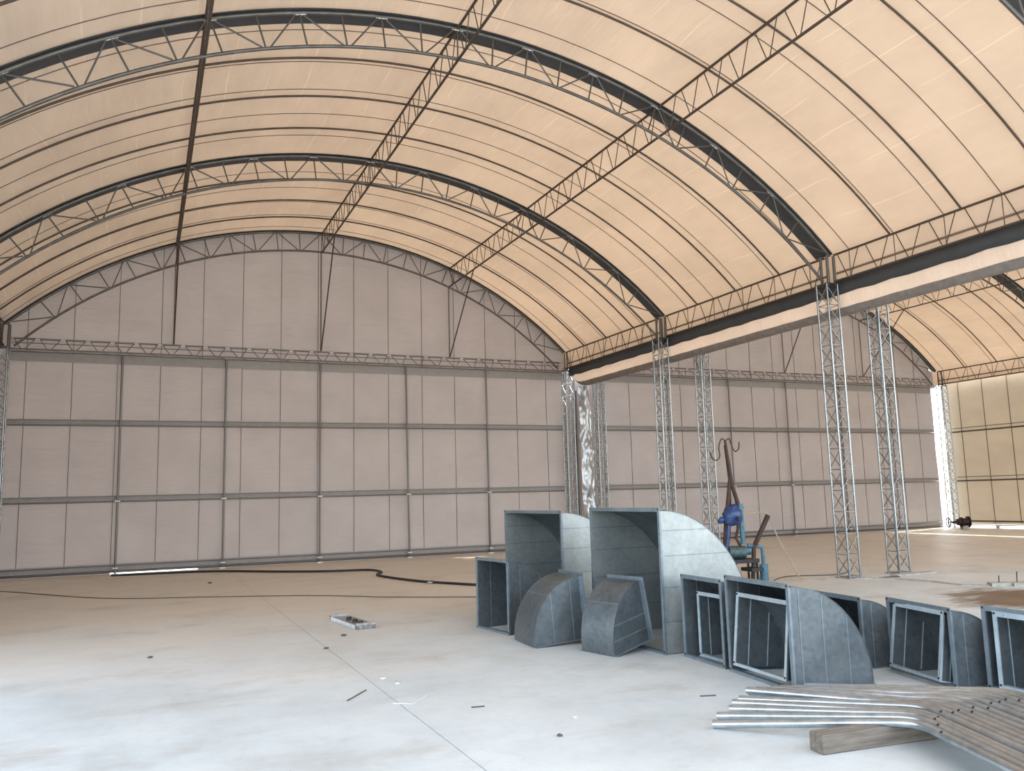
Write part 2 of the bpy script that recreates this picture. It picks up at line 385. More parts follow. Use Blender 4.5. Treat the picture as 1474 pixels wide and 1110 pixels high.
# ------------------------------------------------------------------ arch trusses
def arch(xc, k, hall, fine=True):
    y = FY[k]; root = empty('arch_truss', (xc-HW, y, ZE), cat='truss',
        label=('curved lattice roof arch of %s, %s' % (HN[hall], FN[k])))
    o = root.location
    a_o = math.asin(HW/RO)*.998; a_i = math.asin(7.2/RI)
    wd = .0
    MB().tube(off([(xc+RO*sin(t), y, ZC+RO*cos(t)) for t in [-a_o+2*a_o*i/48 for i in range(49)]], o), .032, 8).build('outer_chord', M['steel'], root)
    MB().tube(off([(xc+RI*sin(t), y, ZC+RI*cos(t)) for t in [-a_i+2*a_i*i/48 for i in range(49)]], o), .027, 8).build('inner_chord', M['steel'], root)
    # dark cover strip under the membrane joint
    if k:
        mb = MB(); r1, r2 = RO+.035, RO+.045; bw0, bw1 = -.06, .36
    else:
        mb = MB(); r1, r2 = RO+.035, RO+.045; bw0, bw1 = -.05, .14
    vs = []
    for i in range(49):
        t = -a_o+2*a_o*i/48
        for r, yy in ((r1, bw0), (r1, bw1), (r2, bw1), (r2, bw0)): vs.append((xc+r*sin(t)-o.x, yy, ZC+r*cos(t)-o.z))
    mb.add(vs, [(i*4+j, i*4+(j+1) % 4, i*4+4+(j+1) % 4, i*4+4+j) for i in range(48) for j in range(4)], False)
    mb.build('cover_strip', M['band'], root, label='wide dark strip along the arch')
    nn = 12; mb = MB()
    top = lambda i: V((xc+i*HW/nn*.985, y, zo(i*HW/nn*.985)-.02))
    def bot(i):
        t = math.asin(min(1, i*HW/nn*.985/RO)) if abs(i) < 12 else math.copysign(a_i, i)
        return V((xc+(RI+.01)*sin(t), y, ZC+(RI+.01)*cos(t)))
    L = []
    for i in range(-11, 12): L.append(('radial_bar', top(i), bot(i)))
    for i in range(-12, 12, 2):
        L.append(('diagonal_bar', top(i)+V((.05, 0, 0)), bot(i+1)-V((.05, 0, 0)))); L.append(('diagonal_bar', top(i+2)-V((.05, 0, 0)), bot(i+1)+V((.05, 0, 0))))
    for nme, p, q in L:
        if fine: bar(nme, p, q, .0135, M['steel'], root, 6)
        else: mb.tube(off([p, q], o), .0135, 5, False)
    if not fine: mb.build('web_bars', M['steel'], root, kind='stuff')
    # weld gussets at the nodes
    for i in range(-10, 11, 2):
        p = top(i); t = math.asin((p.x-xc)/RO); d = V((cos(t), 0, -sin(t)))
        bar('gusset', p-d*.09-V((0,0,.0)), p+d*.09, .02, M['node'] if k else M['steel'], root, 5)
for k in range(4): arch(X1, k, 1, k < 4)
for k in range(4): arch(X2, k, 2, k < 2)

# ------------------------------------------------------------------ longitudinal trusses
BN = ['in the bay at the back wall', 'in the second bay from the back', 'in the third bay from the back', 'in the front bay overhead']
def ltruss(name, xt, zt, xb, zb, ya, yb, label, nv=8, fine=True, r=.022, rw=.009, extra=None, mat='rust', cat='truss'):
    root = empty(name, (xt, ya, zt), label=label, cat=cat); o = root.location
    bar('top_chord', (xt, ya, zt), (xt, yb, zt), r, M[mat], root, 6); bar('bottom_chord', (xb, ya, zb), (xb, yb, zb), r, M[mat], root, 6)
    mb = MB(); n = nv; L = []
    for i in range(n):
        y0 = ya+(yb-ya)*(i+.12)/n; ym = ya+(yb-ya)*(i+.5)/n; y1 = ya+(yb-ya)*(i+.88)/n
        L += [((xt, y0, zt), (xb, ym-.03*(1 if yb > ya else -1), zb)), ((xt, y1, zt), (xb, ym+.03*(1 if yb > ya else -1), zb))]
    for p, q in L:
        if fine: bar('web_bar', p, q, rw, M[mat], root, 5)
        else: mb.tube(off([p, q], o), rw, 4, False)
    if not fine: mb.build('web_bars', M[mat], root, kind='stuff')
    if extra: extra(root, ya, yb)
    return root
for k in range(4):
    ya, yb = FY[k+1]+.0, FY[k]
    if k == 0: yb = FY[0]
    for dx, nm in ((-3.71, 'left'), (0, 'ridge'), (3.71, 'right')):
        t = math.asin(dx/RO); rin = RO-.53
        for xc, hall in ((X1, 1), (X2, 2)):
            if hall == 2 and k > 2: continue
            n_ = {'left': 'left quarter', 'ridge': 'ridge', 'right': 'right quarter'}[nm]
            ltruss('purlin_truss', xc+dx, zo(dx)-.0, xc+dx, zo(dx)-.53, ya, yb,
                   '%s purlin ladder truss of %s, %s' % (n_, HN[hall], BN[k]), 9, hall == 1 or k < 2)
for k in range(4):
    ya, yb = FY[k+1]+.12, FY[k]-.12
    def hemx(x):
        def f(root, a, b): bar('mid_rail', (x, a, 5.57), (x, b, 5.57), .022, M['hemx'] if 'hemx' in M else M['rust'], root, 6)
        return f
    ltruss('eave_truss', XA-.02, ZE, XA-.02, ZEB, ya, yb, 'dark eave lattice girder over the column row, %s' % BN[k], 8, True, extra=hemx(XA+.02))
    if k < 3: ltruss('eave_truss', XRe-.06, ZE, XRe-.06, ZEB, ya, yb, 'far right eave lattice girder of the far hall, %s' % BN[k], 8, k < 1, extra=hemx(XRe-.03))
    if k < 3: ltruss('eave_truss', XL+.02, ZE, XL+.02, ZEB, ya, yb, 'left eave lattice girder mostly outside the frame, %s' % BN[k], 8, False)
    if k < 3: ltruss('eave_truss', XBe+.03, ZE, XBe+.03, ZEB, ya, yb, 'eave lattice girder hidden above the rain trough, %s' % BN[k], 8, False)

# roof pipes: three per bay
RP = [['just before the back wall arch', 'middle one', 'just behind the second arch'], ]
for hall, xc in ((1, X1), (2, X2)):
    for k in range(4):
        for j in range(3):
            y = FY[k]-(j+1)*(FY[k]-FY[k+1])/4 if k else [21.08, 19.79, 18.37][j]
            pts = [(xc+(RO+.02)*sin(t), y, ZC+(RO+.02)*cos(t)) for t in [-amax+2*amax*i/44 for i in range(45)]]
            pos = ['rear', 'middle', 'front'][j]
            MB().tube(off(pts, pts[0]), .019, 6).build('roof_pipe', M['rust'], None, cat='pipe',
                label='%s of three roof pipes %s of %s' % (pos, BN[k], HN[hall])).location = pts[0]
            o = bpy.data.objects[-1] if False else None

# ------------------------------------------------------------------ back wall steel
def wall_truss(xa, xb, label):
    y = YB-.06; root = empty('wall_girder', (xa, y, Z3), label=label, cat='truss')
    bar('top_chord', (xa, y, Z4), (xb, y, Z4), .02, M['post'], root); bar('bottom_chord', (xa, y-.24, Z3+.02), (xb, y-.24, Z3+.02), .02, M['post'], root)
    bar('rear_chord', (xa, y, Z3), (xb, y, Z3), .018, M['post'], root); bar('middle_chord', (xa, y, Z4-.1), (xb, y, Z4-.1), .01, M['post'], root)
    n = int(round((xb-xa)/.54)); d = (xb-xa)/n
    for i in range(n):
        x = xa+i*d
        bar('web_bar', (x+.05, y, Z4), (x+d*.5-.04, y-.24, Z3+.02), .0105, M['post'], root, 5)
        bar('web_bar', (x+d-.05, y, Z4), (x+d*.5+.04, y-.24, Z3+.02), .0105, M['post'], root, 5)
        bar('tie_bar', (x+d*.5, y-.24, Z3+.02), (x+d, y, Z3), .006, M['post'], root, 4)
    for i in range(0, n+1, 1): bar('gusset', (xa+i*d-.05, y-.02, Z4-.01), (xa+i*d+.05, y-.02, Z4-.01), .016, M['node'], root, 5)
wall_truss(XL+.15, XA-.1, 'long horizontal lattice girder across the back wall of the left hall')
wall_truss(XBe+.1, XRe-.25, 'long horizontal lattice girder across the back wall of the far hall')
ON = ['leftmost', 'second from the left', 'middle', 'fourth from the left', 'rightmost']
def post(x, hall, k, lx=0):
    y = YB-.10
    root = empty('wall_post', (x, y, 0), cat='post', label='%s of the five upright back wall posts of %s' % (ON[k], HN[hall]))
    bar('shaft', (x, y, .02), (x+lx, y, Z3), .026, M['post'], root, 8)
    MB().box((-.07, -.06, 0), (.07, .06, .02)).build('foot_plate', M['node'], root)
    for z in (.14, Z1, Z2): bar('clamp', (x-.06+lx*z/5, y-.04, z), (x+.06+lx*z/5, y-.04, z), .022 if z < Z2 else .016, M['node'] if z < Z2 else M['post'], root, 6)
for k, (x, lx) in enumerate(((-.56, .0), (1.88, .0), (4.30, .0), (6.76, -.06), (9.17, -.03))): post(x, 1, k, lx)
for k, x in enumerate((X2-4.95, X2-2.47, X2, X2+2.47, X2+4.95)): post(x, 2, k)
for hall, xa, xb in ((1, XL+.15, XA-.05), (2, XBe+.1, XRe-.3)):
    for z, nm in ((Z1, 'lower'), (Z2, 'upper')):
        root = empty('wall_rail', (xa, YB-.06, z), cat='rail', label='%s horizontal pipe rail along the back wall of %s' % (nm, HN[hall]))
        bar('pipe', (xa, YB-.06, z), (xb, YB-.06, z), .022, M['post'], root, 8)
        bar('wire', (xa, YB-.035, z+.12), (xb, YB-.035, z+.12), .007, M['post'], root, 4)
        for i in range(int((xb-xa)/.41)):
            x = xa+i*.41; bar('lacing', (x, YB-.04, z), (x+.2, YB-.04, z+.12), .003, M['hem'], root, 4)
    root = empty('bottom_rail', (xa, YB-.05, .1), cat='rail', label='dark double pipe at the foot of the back wall of %s' % HN[hall])
    bar('pipe', (xa, YB-.05, .06), (xb, YB-.05, .06), .03, M['steel'], root, 8); bar('pipe', (xa, YB-.04, .20), (xb, YB-.04, .20), .014, M['post'], root, 6)
    for dx, nm in ((-3.71, 'left'), (0, 'centre'), (3.71, 'right')):
        xc = X1 if hall == 1 else X2; x = xc+dx
        tag(bar('upper_post', (x, YB-.10, Z4), (x, YB-.10, zo(dx, RI)-.0), .02, M['post'], None, 8), cat='post', label='%s short upright between girder and arch of %s' % (nm, HN[hall]))
        yb_ = 20.6 if dx == 0 else 20.35
        tag(bar('diagonal_brace', (x, YB-.14, Z4+.03), (x, yb_, zo(dx)-.53), .018, M['rust'], None, 8), cat='brace', label='%s slanting brace from purlin down to the wall girder of %s' % (nm, HN[hall]))
# right wall rails
for z, nm in ((Z1, 'lower'), (Z2, 'upper')):
    root = empty('wall_rail', (XW-.08, YB-.4, z), cat='rail', label='%s dark double rail along the brown right-hand wall' % nm)
    bar('pipe', (XW-.06, YB-.4, z), (XW-.06, YF, z), .028, M['rust'], root); bar('pipe', (XW-.05, YB-.4, z+.14), (XW-.05, YF, z+.14), .012, M['rust'], root)
root = empty('bottom_rail', (XW-.08, YB-.4, .2), cat='rail', label='dark pipe along the foot of the brown right-hand wall')
bar('pipe', (XW-.06, YB-.4, .24), (XW-.06, YF, .24), .03, M['rust'], root); bar('pipe', (XW-.06, YB-.4, .10), (XW-.06, YF, .10), .018, M['rust'], root)
for i, y in enumerate((20.6, 19.5, 18.2, 16.5)):
    tag(MB().box((XW-.11, y-.06, 0), (XW+.0, y+.06, .10)).build('support_block', M['conc'], None), cat='block', label='%s small block under the foot pipe of the brown right wall' % ['farthest', 'second farthest', 'third farthest', 'nearest'][i], group='blocks under the right wall pipe')

# ------------------------------------------------------------------ dark fascia + rain trough between the halls
for k in range(5):
    ya, yb = FY[k+1], FY[k]
    pass
mb = MB(); n = 60; vs = []
for i in range(n+1):
    y = YB-.35+(YF-YB+.35)*i/n; dz = .012*sin(y*7)+.01*noise.noise(V((y*2, 0, 0)))
    vs += [(XA+.05, y, 5.43), (XA+.055+.015*noise.noise(V((y*3, 1, 0))), y, 5.17+dz), (XA+.07, y, 5.17+dz), (XA+.065, y, 5.43)]
mb.add(vs, [(i*4+j, i*4+(j+1) % 4, i*4+4+(j+1) % 4, i*4+4+j) for i in range(n) for j in range(4)], True)
mb.build('trim_1', M['band'], None, label='dark grey fascia band along the column row', cat='trim', kind='structure')
mb = MB(); n = 110
prof = [(XA+.09, 5.22), (XA+.10, 5.12), (XA+.12, 5.03), (XA+.15, 4.94), (XA+.20, 4.84), (XA+.30, 4.82), (XA+.50, 4.86), (XA+.75, 4.97), (XA+.90, 5.08), (XA+.98, 5.4)]
vs = []
for i in range(n+1):
    y = YB-.45+(YF-YB+.45)*i/n
    e = max(0, 1-i/3.0)
    for j, (x, z) in enumerate(prof):
        q = .5*(.022*sin(y*9+j*1.1+2*noise.noise(V((y*1.1, j*.2, 0))))+.02*noise.noise(V((y*1.7, j*.7, 2))))
        z_ = z+(5.1-z)*e*e*.8
        vs.append((x+(.0 if j in (0, len(prof)-1) else q), y, z_+(0 if j in (0, len(prof)-1) else q*.6)))
m = len(prof)
mb.add(vs, [(i*m+j, i*m+j+1, (i+1)*m+j+1, (i+1)*m+j) for i in range(n) for j in (0, 1, 2, 7, 8)], True)
mb2 = MB(); mb2.add(vs, [(i*m+j, i*m+j+1, (i+1)*m+j+1, (i+1)*m+j) for i in range(n) for j in range(3, 7)], True)
tr_ = mb.build('rain_trough', M['trough'], None, label='peach fabric rain trough slung between the two column rows', cat='gutter')
mb2.build('trough_base', M['tbase'], tr_, label='grey underside')

# crumpled silver film
mb = MB(); vs = []; nx, n2 = 14, 70
for j in range(n2+1):
    z = .1+4.8*j/n2
    for i in range(nx+1):
        u = i/nx; wv = .19+.035*noise.noise(V((0, z*.9, 5)))+.05*(1-j/n2)
        x = 12.26+.10*(1-j/n2)+(u-.5)*2*wv
        y = 22.14+.09*noise.noise(V((u*3, z*1.6, 0)))+.05*noise.noise(V((u*8, z*5, 9)))-.05*sin(u*pi)
        vs.append((x, y, z))
m = nx+1
mb.add(vs, [(j*m+i, j*m+i+1, (j+1)*m+i+1, (j+1)*m+i) for j in range(n2) for i in range(nx)], True)
o = mb.build('plastic_film', M['film'], None, label='crumpled silver plastic film hanging between two back columns', cat='plastic sheet')
tag(bar('film_pole', (12.02, 22.2, .0), (12.02, 22.2, 4.75), .03, M['steel'], None, 8), label='dark upright pole along the left edge of the silver film', cat='pole')

# ------------------------------------------------------------------ duct elbows
def duct(loc, rz, w_, h, a, label, mat='duct', flm='flange', tilt=(0, 0), seams='v', fl=.035, nseam=2, group=None, side=None):
    """quarter-round elbow: opening in the local plane x=0, open bottom, curved back. local y spans 0..w"""
    root = empty('duct_elbow', loc, rz, label=label, cat='air duct')
    root.rotation_euler = (tilt[0], tilt[1], rz)
    if group: root['group'] = group
    T = .006; n = 20
    arc = [(.03+(a-.03)*sin(t), h*cos(t)) for t in [pi/2*i/n for i in range(n+1)]]
    outl = [(.0, .0), (.0, h)]+arc
    for y0 in (0, w_-T):
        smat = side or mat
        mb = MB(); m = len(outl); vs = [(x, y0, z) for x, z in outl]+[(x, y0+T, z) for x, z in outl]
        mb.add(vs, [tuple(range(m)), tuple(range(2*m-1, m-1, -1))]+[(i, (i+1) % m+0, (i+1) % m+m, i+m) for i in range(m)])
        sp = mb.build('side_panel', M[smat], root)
        for k in range(nseam):
            if seams == 'h':
                z = h*(.22, .46, .68, .86)[k]; x1 = .03+(a-.03)*sqrt(1-(z/h)**2)
                lo, hi = (.02, -.004, z-.005), (x1-.01, T+.004, z+.005)
            else:
                x = a*((.24, .62) if nseam == 2 else (.14, .42, .72))[k]; z1 = h*sqrt(max(0, 1-((x-.03)/(a-.03))**2))
                lo, hi = (x-.004, -.003, .01), (x+.004, T+.003, z1-.01)
            MB().box((lo[0], lo[1]+y0, lo[2]), (hi[0], hi[1]+y0, hi[2])).build('standing_seam', M[flm], sp)
    mb = MB(); vs = []
    for x, z in arc:
        nx_, nz_ = x/a/a, z/h/h; l = sqrt(nx_**2+nz_**2); nx_/=l; nz_/=l
        vs += [(x, -.004, z), (x, w_+.004, z), (x+nx_*T, w_+.004, z+nz_*T), (x+nx_*T, -.004, z+nz_*T)]
    m = n+1
    mb.add(vs, [(i*4+j, i*4+4+j, i*4+4+(j+1) % 4, i*4+(j+1) % 4) for i in range(n) for j in range(4)]+[(0, 1, 2, 3), (n*4+3, n*4+2, n*4+1, n*4)])
    cp = mb.build('curved_panel', M[mat], root)
    for f in (.45,):
        t = pi/2*f; x, z = .03+(a-.03)*sin(t), h*cos(t)
        MB().tube([(x+.004, .0, z+.004), (x+.004, w_, z+.004)], .004, 4).build('lap_seam', M[flm], cp)
    # flange: four angle bars round the opening
    F = fl
    for lo, hi in (((-.006, -F, 0), (.0, 0, h+F)), ((-.006, w_, 0), (0, w_+F, h+F)), ((-.006, 0, h), (0, w_, h+F)), ((-.006, 0, 0), (0, w_, F*.8))):
        mb = MB(); mb.box(lo, hi)
        (x0, y0, z0), (x1, y1, z1) = lo, hi
        if y1-y0 > z1-z0:   # horizontal bar: inner lip
            zz = h-.006 if z0 > .1 else F*.8-.004
            mb.box((-.006, y0, zz), (F, y1, zz+.006))
        else:
            yy = 0 if y0 < .1*w_ else w_-.006
            mb.box((0, (-.006 if y0 < .1*w_ else w_), 0), (F, (0 if y0 < .1*w_ else w_+.006), h))
        mb.build('flange_bar', M[flm], root)
    for y, z in ((-F/2, h+F/2), (w_+F/2, h+F/2), (-F/2, F/2+.01), (w_+F/2, F/2+.01)):
        MB().tube([(-.007, y, z), (-.012, y, z)], .009, 8).build('bolt_hole', M['black'], root)
    # bottom flange
    MB().box((0, -.03, 0), (a, 0, .006)).build('bottom_flange', M[flm], root); MB().box((0, w_, 0), (a, w_+.03, .006)).build('bottom_flange', M[flm], root)
    return root
def duct2(pr, pl, h, a, label, **k):
    """place by the two floor corners of the opening: pr (near end) and pl (far end)"""
    d = V((pl[0]-pr[0], pl[1]-pr[1], 0)); rz = math.atan2(-d.x, d.y)
    z = k.pop('z', 0)
    return duct((pr[0], pr[1], z), rz, d.length, h, a, label, **k)
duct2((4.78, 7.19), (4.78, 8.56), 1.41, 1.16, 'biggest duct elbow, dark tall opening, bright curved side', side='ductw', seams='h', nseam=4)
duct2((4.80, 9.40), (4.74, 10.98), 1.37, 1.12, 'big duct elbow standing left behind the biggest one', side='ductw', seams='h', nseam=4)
duct2((3.93, 9.12), (3.83, 9.80), .83, .76, 'small duct elbow with tall narrow opening, far left of the group', seams='v')
duct2((4.24, 9.9), (4.22, 10.42), .76, .45, 'duct elbow almost hidden behind the far left small one, only an edge showing')
duct2((4.75, 5.36), (4.84, 6.22), .81, .78, 'medium duct elbow in front with a smaller tilted duct frame inside its opening', seams='v', nseam=3)
duct2((4.86, 6.36), (4.90, 6.98), .76, .62, 'medium duct elbow directly left of the front one, partly covered by it', seams='v')
duct2((5.88, 5.72), (5.95, 6.3), .59, .55, 'small duct elbow with black opening behind the front medium one', seams='v')
duct2((5.92, 4.84), (6.08, 5.56), .59, .56, 'small duct elbow on the right with a leaning inner frame', seams='v')
duct2((6.05, 3.85), (6.12, 4.66), .61, .56, 'duct elbow cut off by the right edge of the photo', seams='v')
# nested, leaning elbows
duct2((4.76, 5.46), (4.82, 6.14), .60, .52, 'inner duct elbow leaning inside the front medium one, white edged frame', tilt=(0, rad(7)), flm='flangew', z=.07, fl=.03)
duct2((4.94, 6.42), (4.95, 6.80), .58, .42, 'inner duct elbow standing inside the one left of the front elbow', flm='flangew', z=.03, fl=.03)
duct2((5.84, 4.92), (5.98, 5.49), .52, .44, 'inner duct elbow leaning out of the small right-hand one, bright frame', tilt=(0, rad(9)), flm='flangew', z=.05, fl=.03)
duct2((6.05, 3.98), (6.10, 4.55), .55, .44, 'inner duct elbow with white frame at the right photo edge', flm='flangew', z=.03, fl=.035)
# two turned away: curved backs face the viewer
def duct_back(corner, rz, w_, h, a, label, tilt, **k):
    # corner = floor point of the nearest arc end; local x points from opening to arc end
    r = duct((0, 0, 0), 0, w_, h, a, label, **k)
    Rm = Matrix.Rotation(rz, 4, 'Z') @ Matrix.Rotation(tilt, 4, 'Y')
    tip = Rm @ V((a, w_, 0))
    r.matrix_world = Matrix.Translation(V((corner[0], corner[1], .006))-tip) @ Rm
    return r
duct_back((3.84, 8.21), pi-rad(3), .57, .665, .62, 'light grey duct elbow turned with its rounded back to the viewer, left of two', rad(4), seams='v', nseam=2)
duct_back((4.31, 7.35), pi+rad(14), .46, .61, .54, 'darker grey duct elbow, rounded back to the viewer, tilted against the biggest duct', rad(11), seams='h', nseam=2)

# ------------------------------------------------------------------ bent pipes on timber
def rpt(a, b, c, r, n=6):
    a, b, c = V(a), V(b), V(c); d1 = (a-b).normalized(); d2 = (c-b).normalized(); p = b+d1*r; q = b+d2*r; out = [a]
    for i in range(n+1):
        t = i/n; out.append(p*(1-t)**2+b*2*t*(1-t)+q*t*t)
    return out+[c]
NP = 16; r_ = .027
LE = [(3.59, 4.85), (3.75, 5.01), (3.95, 5.12), (4.08, 5.25), (4.19, 5.31)]
for k in range(NP):
    s = k/(NP-1)
    bx, by = 4.42+.077*k+random.uniform(-.006, .006), min(3.90+.05*k, 4.09)+.002*k
    lx, ly = LE[k] if k < 5 else (4.27+.045*(k-5)+random.uniform(-.03, .03), 5.32-.012*(k-5)+random.uniform(-.01, .01))
    zb = .146+random.uniform(0, .022)
    ex, ey = bx-.60, by-1.5
    pts = rpt((lx, ly, .028+(.05 if k > 4 and k % 2 else 0)), (bx, by, zb), (ex, ey, zb+.02), .16)
    lab = 'bent galvanised pipe, %s in the row on the timber' % ('nearest the viewer' if k == 0 else 'farthest back' if k == NP-1 else '%s from the front' % ['', 'second', 'third', 'fourth', 'fifth', 'sixth', 'seventh', 'eighth', 'ninth', 'tenth', 'eleventh', 'twelfth', 'thirteenth', 'fourteenth', 'fifteenth', 'sixteenth', 'seventeenth'][k])
    root = empty('bent_pipe', pts[0], label=lab, cat='pipe', group='bent galvanised pipes in a row')
    MB().tube(off(pts, root.location), r_, 12).build('pipe', M['pipe'], root)
    d = (pts[-1]-pts[-2]).normalized()
    p = pts[-2]+d*(.04+.16*random.random())-root.location+V((0, 0, .0))
    # punched hole seen as a small black disc on the pipe flank
    sidev = V((-.60, .22, .77)).normalized()
    MB().tube([p+sidev*(r_-.003), p+sidev*(r_+.002)], .010, 8).build('bolt_hole', M['black'], root)
# timber
tb = MB().box((0, 0, 0), (1.15, .13, .115)); o = tb.build('timber_block', M['wood'], None, label='short weathered timber block under the bent pipes', cat='timber')
bm = bmesh.new(); bm.from_mesh(o.data); bmesh.ops.bevel(bm, geom=bm.edges[:], offset=.006, segments=1, affect='EDGES'); bm.to_mesh(o.data); bm.free()
o.location = (3.80, 4.06, 0); o.rotation_euler = (0, 0, rad(-6))

# ------------------------------------------------------------------ floor clutter
a = V((2.37, 11.57, 0)); b = V((2.49, 10.51, 0)); d = (b-a); L = d.length
o = empty('ribbed_block', a, math.atan2(d.y, d.x), label='short grey ribbed steel strip with three dark holes lying on the floor', cat='steel plate')
MB().box((0, 0, 0), (L, .24, .05)).build('body', M['galv'], o)
for k in range(16): MB().box((.06+k*L/18, -.012, .004), (.085+k*L/18, 0, .05)).build('rib', M['white'], o)
for k in (.38, .6, .8): MB().tube([(L*k, .12, .05), (L*k, .12, .075)], .035, 10).build('hole', M['black'], o)
for k in (0.02, .95): MB().box((L*k, .0, .05), (L*k+.04, .24, .075)).build('end_lip', M['conc'], o)
tag(MB().box((2.50, 11.85, 0), (2.66, 11.93, .03)).build('rubble_piece', M['conc'], None), label='small stone fragment behind the ribbed strip', cat='rubble')
def curve_pts(pts, n=6):
    pts = [V(p) for p in pts]; out = []
    for i in range(len(pts)-1):
        p0, p1, p2, p3 = pts[max(i-1, 0)], pts[i], pts[i+1], pts[min(i+2, len(pts)-1)]
        for k in range(n):
            t = k/n; out.append(.5*((2*p1)+(p2-p0)*t+(2*p0-5*p1+4*p2-p3)*t*t+(3*p1-p0-3*p2+p3)*t**3))
    return out+[pts[-1]]
H = curve_pts([(-.62, 21.7, .025), (1.47, 21.25, .025), (3.0, 19.9, .025), (3.9, 19.25, .025), (4.74, 18.95, .025), (4.85, 18.2, .025), (4.58, 17.44, .025), (4.9, 15.78, .025), (5.3, 14.9, .025), (5.62, 14.3, .025), (6.4, 13.2, .025)])
MB().tube(H, .024, 8).build('hose', M['black'], None, label='thick dark hose winding across the floor near the back wall', cat='hose')
H = curve_pts([(-2.6, 19.4, .008), (-2.24, 19.02, .008), (-.57, 16.6, .008), (1.09, 15.62, .008), (2.7, 14.67, .008), (3.8, 13.6, .008), (5.0, 12.74, .008)])
MB().tube(H, .008, 6).build('thin_cable', M['dirt'], None, label='thin brown cable lying in a long line across the floor', cat='cable')
for i, (p, q, mt, lab) in enumerate([((1.55, 6.9), (1.78, 7.2), 'dirt', 'thin brown stick on the bare floor left of the joint'),
                                     ((2.0, 6.55), (2.18, 6.75), 'white', 'short white wire scrap left of the joint'),
                                     ((1.85, 6.62), (1.98, 6.52), 'white', 'tiny white scrap beside the white wire'),
                                     ((4.05, 5.62), (4.17, 5.58), 'dirt', 'small dark twig just before the front duct'),
                                     ((2.35, 6.2), (2.45, 6.18), 'dirt', 'small dark splinter right of the joint')]):
    tag(bar('floor_scrap', (*p, .006), (*q, .006), .005, M[mt], None, 5), label=lab, cat='scrap')
for i, (x, y, mt, sz) in enumerate([(2.02, 7.55, 'white', .03), (2.08, 7.3, 'white', .025), (2.12, 7.42, 'conc', .03), (2.24, 10.15, 'dirt', .04), (1.88, 9.4, 'dirt', .03), (.12, 9.9, 'dirt', .03),
                                    (1.3, 18.3, 'dirt', .05), (2.9, 5.55, 'white', .02), (5.15, 15.5, 'conc', .09), (2.45, 11.9, 'dirt', .03), (2.6, 5.2, 'dirt', .025), (.85, 5.3, 'dirt', .02), (5.0, 15.3, 'conc', .07), (4.3, 19.9, 'white', .06)]):
    bm = bmesh.new(); bmesh.ops.create_icosphere(bm, subdivisions=1, radius=sz)
    for v in bm.verts: v.co = V((v.co.x*random.uniform(.7, 1.3), v.co.y*random.uniform(.7, 1.3), v.co.z*.35))
    me = bpy.data.meshes.new('crumb'); bm.to_mesh(me); bm.free(); me.materials.append(M[mt])
    o = link(bpy.data.objects.new('rubble_crumb', me)); o.location = (x, y, sz*.3)
    tag(o, ['pale crumb on the long floor joint', 'tiny pale crumb just right of the floor joint', 'small grey crumb just right of the floor joint', 'dark crumb in front of the ribbed strip', 'dark crumb on the floor joint left of the ribbed strip', 'lone dark crumb on the bare floor at left',
            'dark crumb on the floor near the foot of the back wall', 'tiny pale crumb low in the photo, right of the joint', 'larger grey crumb beside the thick dark hose', 'dark crumb right behind the ribbed strip', 'tiny dark crumb lowest in the photo, right of the joint', 'tiny dark crumb low in the photo, left of the joint', 'second grey crumb beside the thick dark hose', 'pale crumb near the bend of the thick dark hose'][i], 'rubble', 'crumbs of rubble on the floor')

# broken concrete edge with rebar
edge = empty('broken_edge', (11.9, 9.4, 0), label='low broken concrete edge right of the near columns', cat='concrete')
ep = [(11.6, 11.1), (11.95, 10.75), (12.1, 10.0), (12.0, 9.5), (12.25, 9.2), (12.5, 9.05), (13.0, 8.9), (13.6, 8.75), (14.4, 8.5)]
for i, ((xa, ya), (xb, yb)) in enumerate(zip(ep, ep[1:])):
    d = V((xb-xa, yb-ya, 0)); n_ = V((-d.y, d.x, 0)).normalized(); hh = .012+.02*random.random() if i < 4 else .055
    ww = .10 if i < 4 else .22; a_ = V((xa, ya, 0))-edge.location; b_ = V((xb, yb, 0))-edge.location
    q = [a_-n_*ww*random.uniform(.3, .6), b_-n_*ww*random.uniform(.3, .6), b_+n_*ww*.5, a_+n_*ww*.5]
    mb = MB(); mb.add([*q, *[p*1.0+V((0, 0, hh*random.uniform(.7, 1.1))) for p in q]], [(0, 3, 2, 1), (4, 5, 6, 7), (0, 1, 5, 4), (1, 2, 6, 5), (2, 3, 7, 6), (3, 0, 4, 7)])
    mb.build('concrete_piece', M['conc'] if i < 4 else M['white2'] if 'white2' in M else M['conc'], edge)
for i in range(7):
    x, y = 12.35+.3*i, 9.12-.09*i
    MB().tube([(x, y, 0), (x+.02, y, .16+.05*(i % 2))], .008, 6).build('rebar_stub', M['rebar'], None, label='%s short rusty rebar stub at the broken concrete edge' % ['leftmost', 'second from left', 'third from left', 'fourth from left', 'fifth from left', 'sixth from left', 'seventh from left'][i], cat='rebar', group='rebar stubs at the broken edge')
# loose dark planks by column feet
tag(MB().box((12.35, 11.05, 0), (13.35, 11.22, .03)).build('plank', M['conc'], None), label='flat grey board lying before the right near column', cat='board')
tag(MB().box((11.85, 10.95, 0), (12.3, 11.03, .02)).build('plank', M['dirt'], None), label='dark stick between the feet of the near column pair', cat='board')

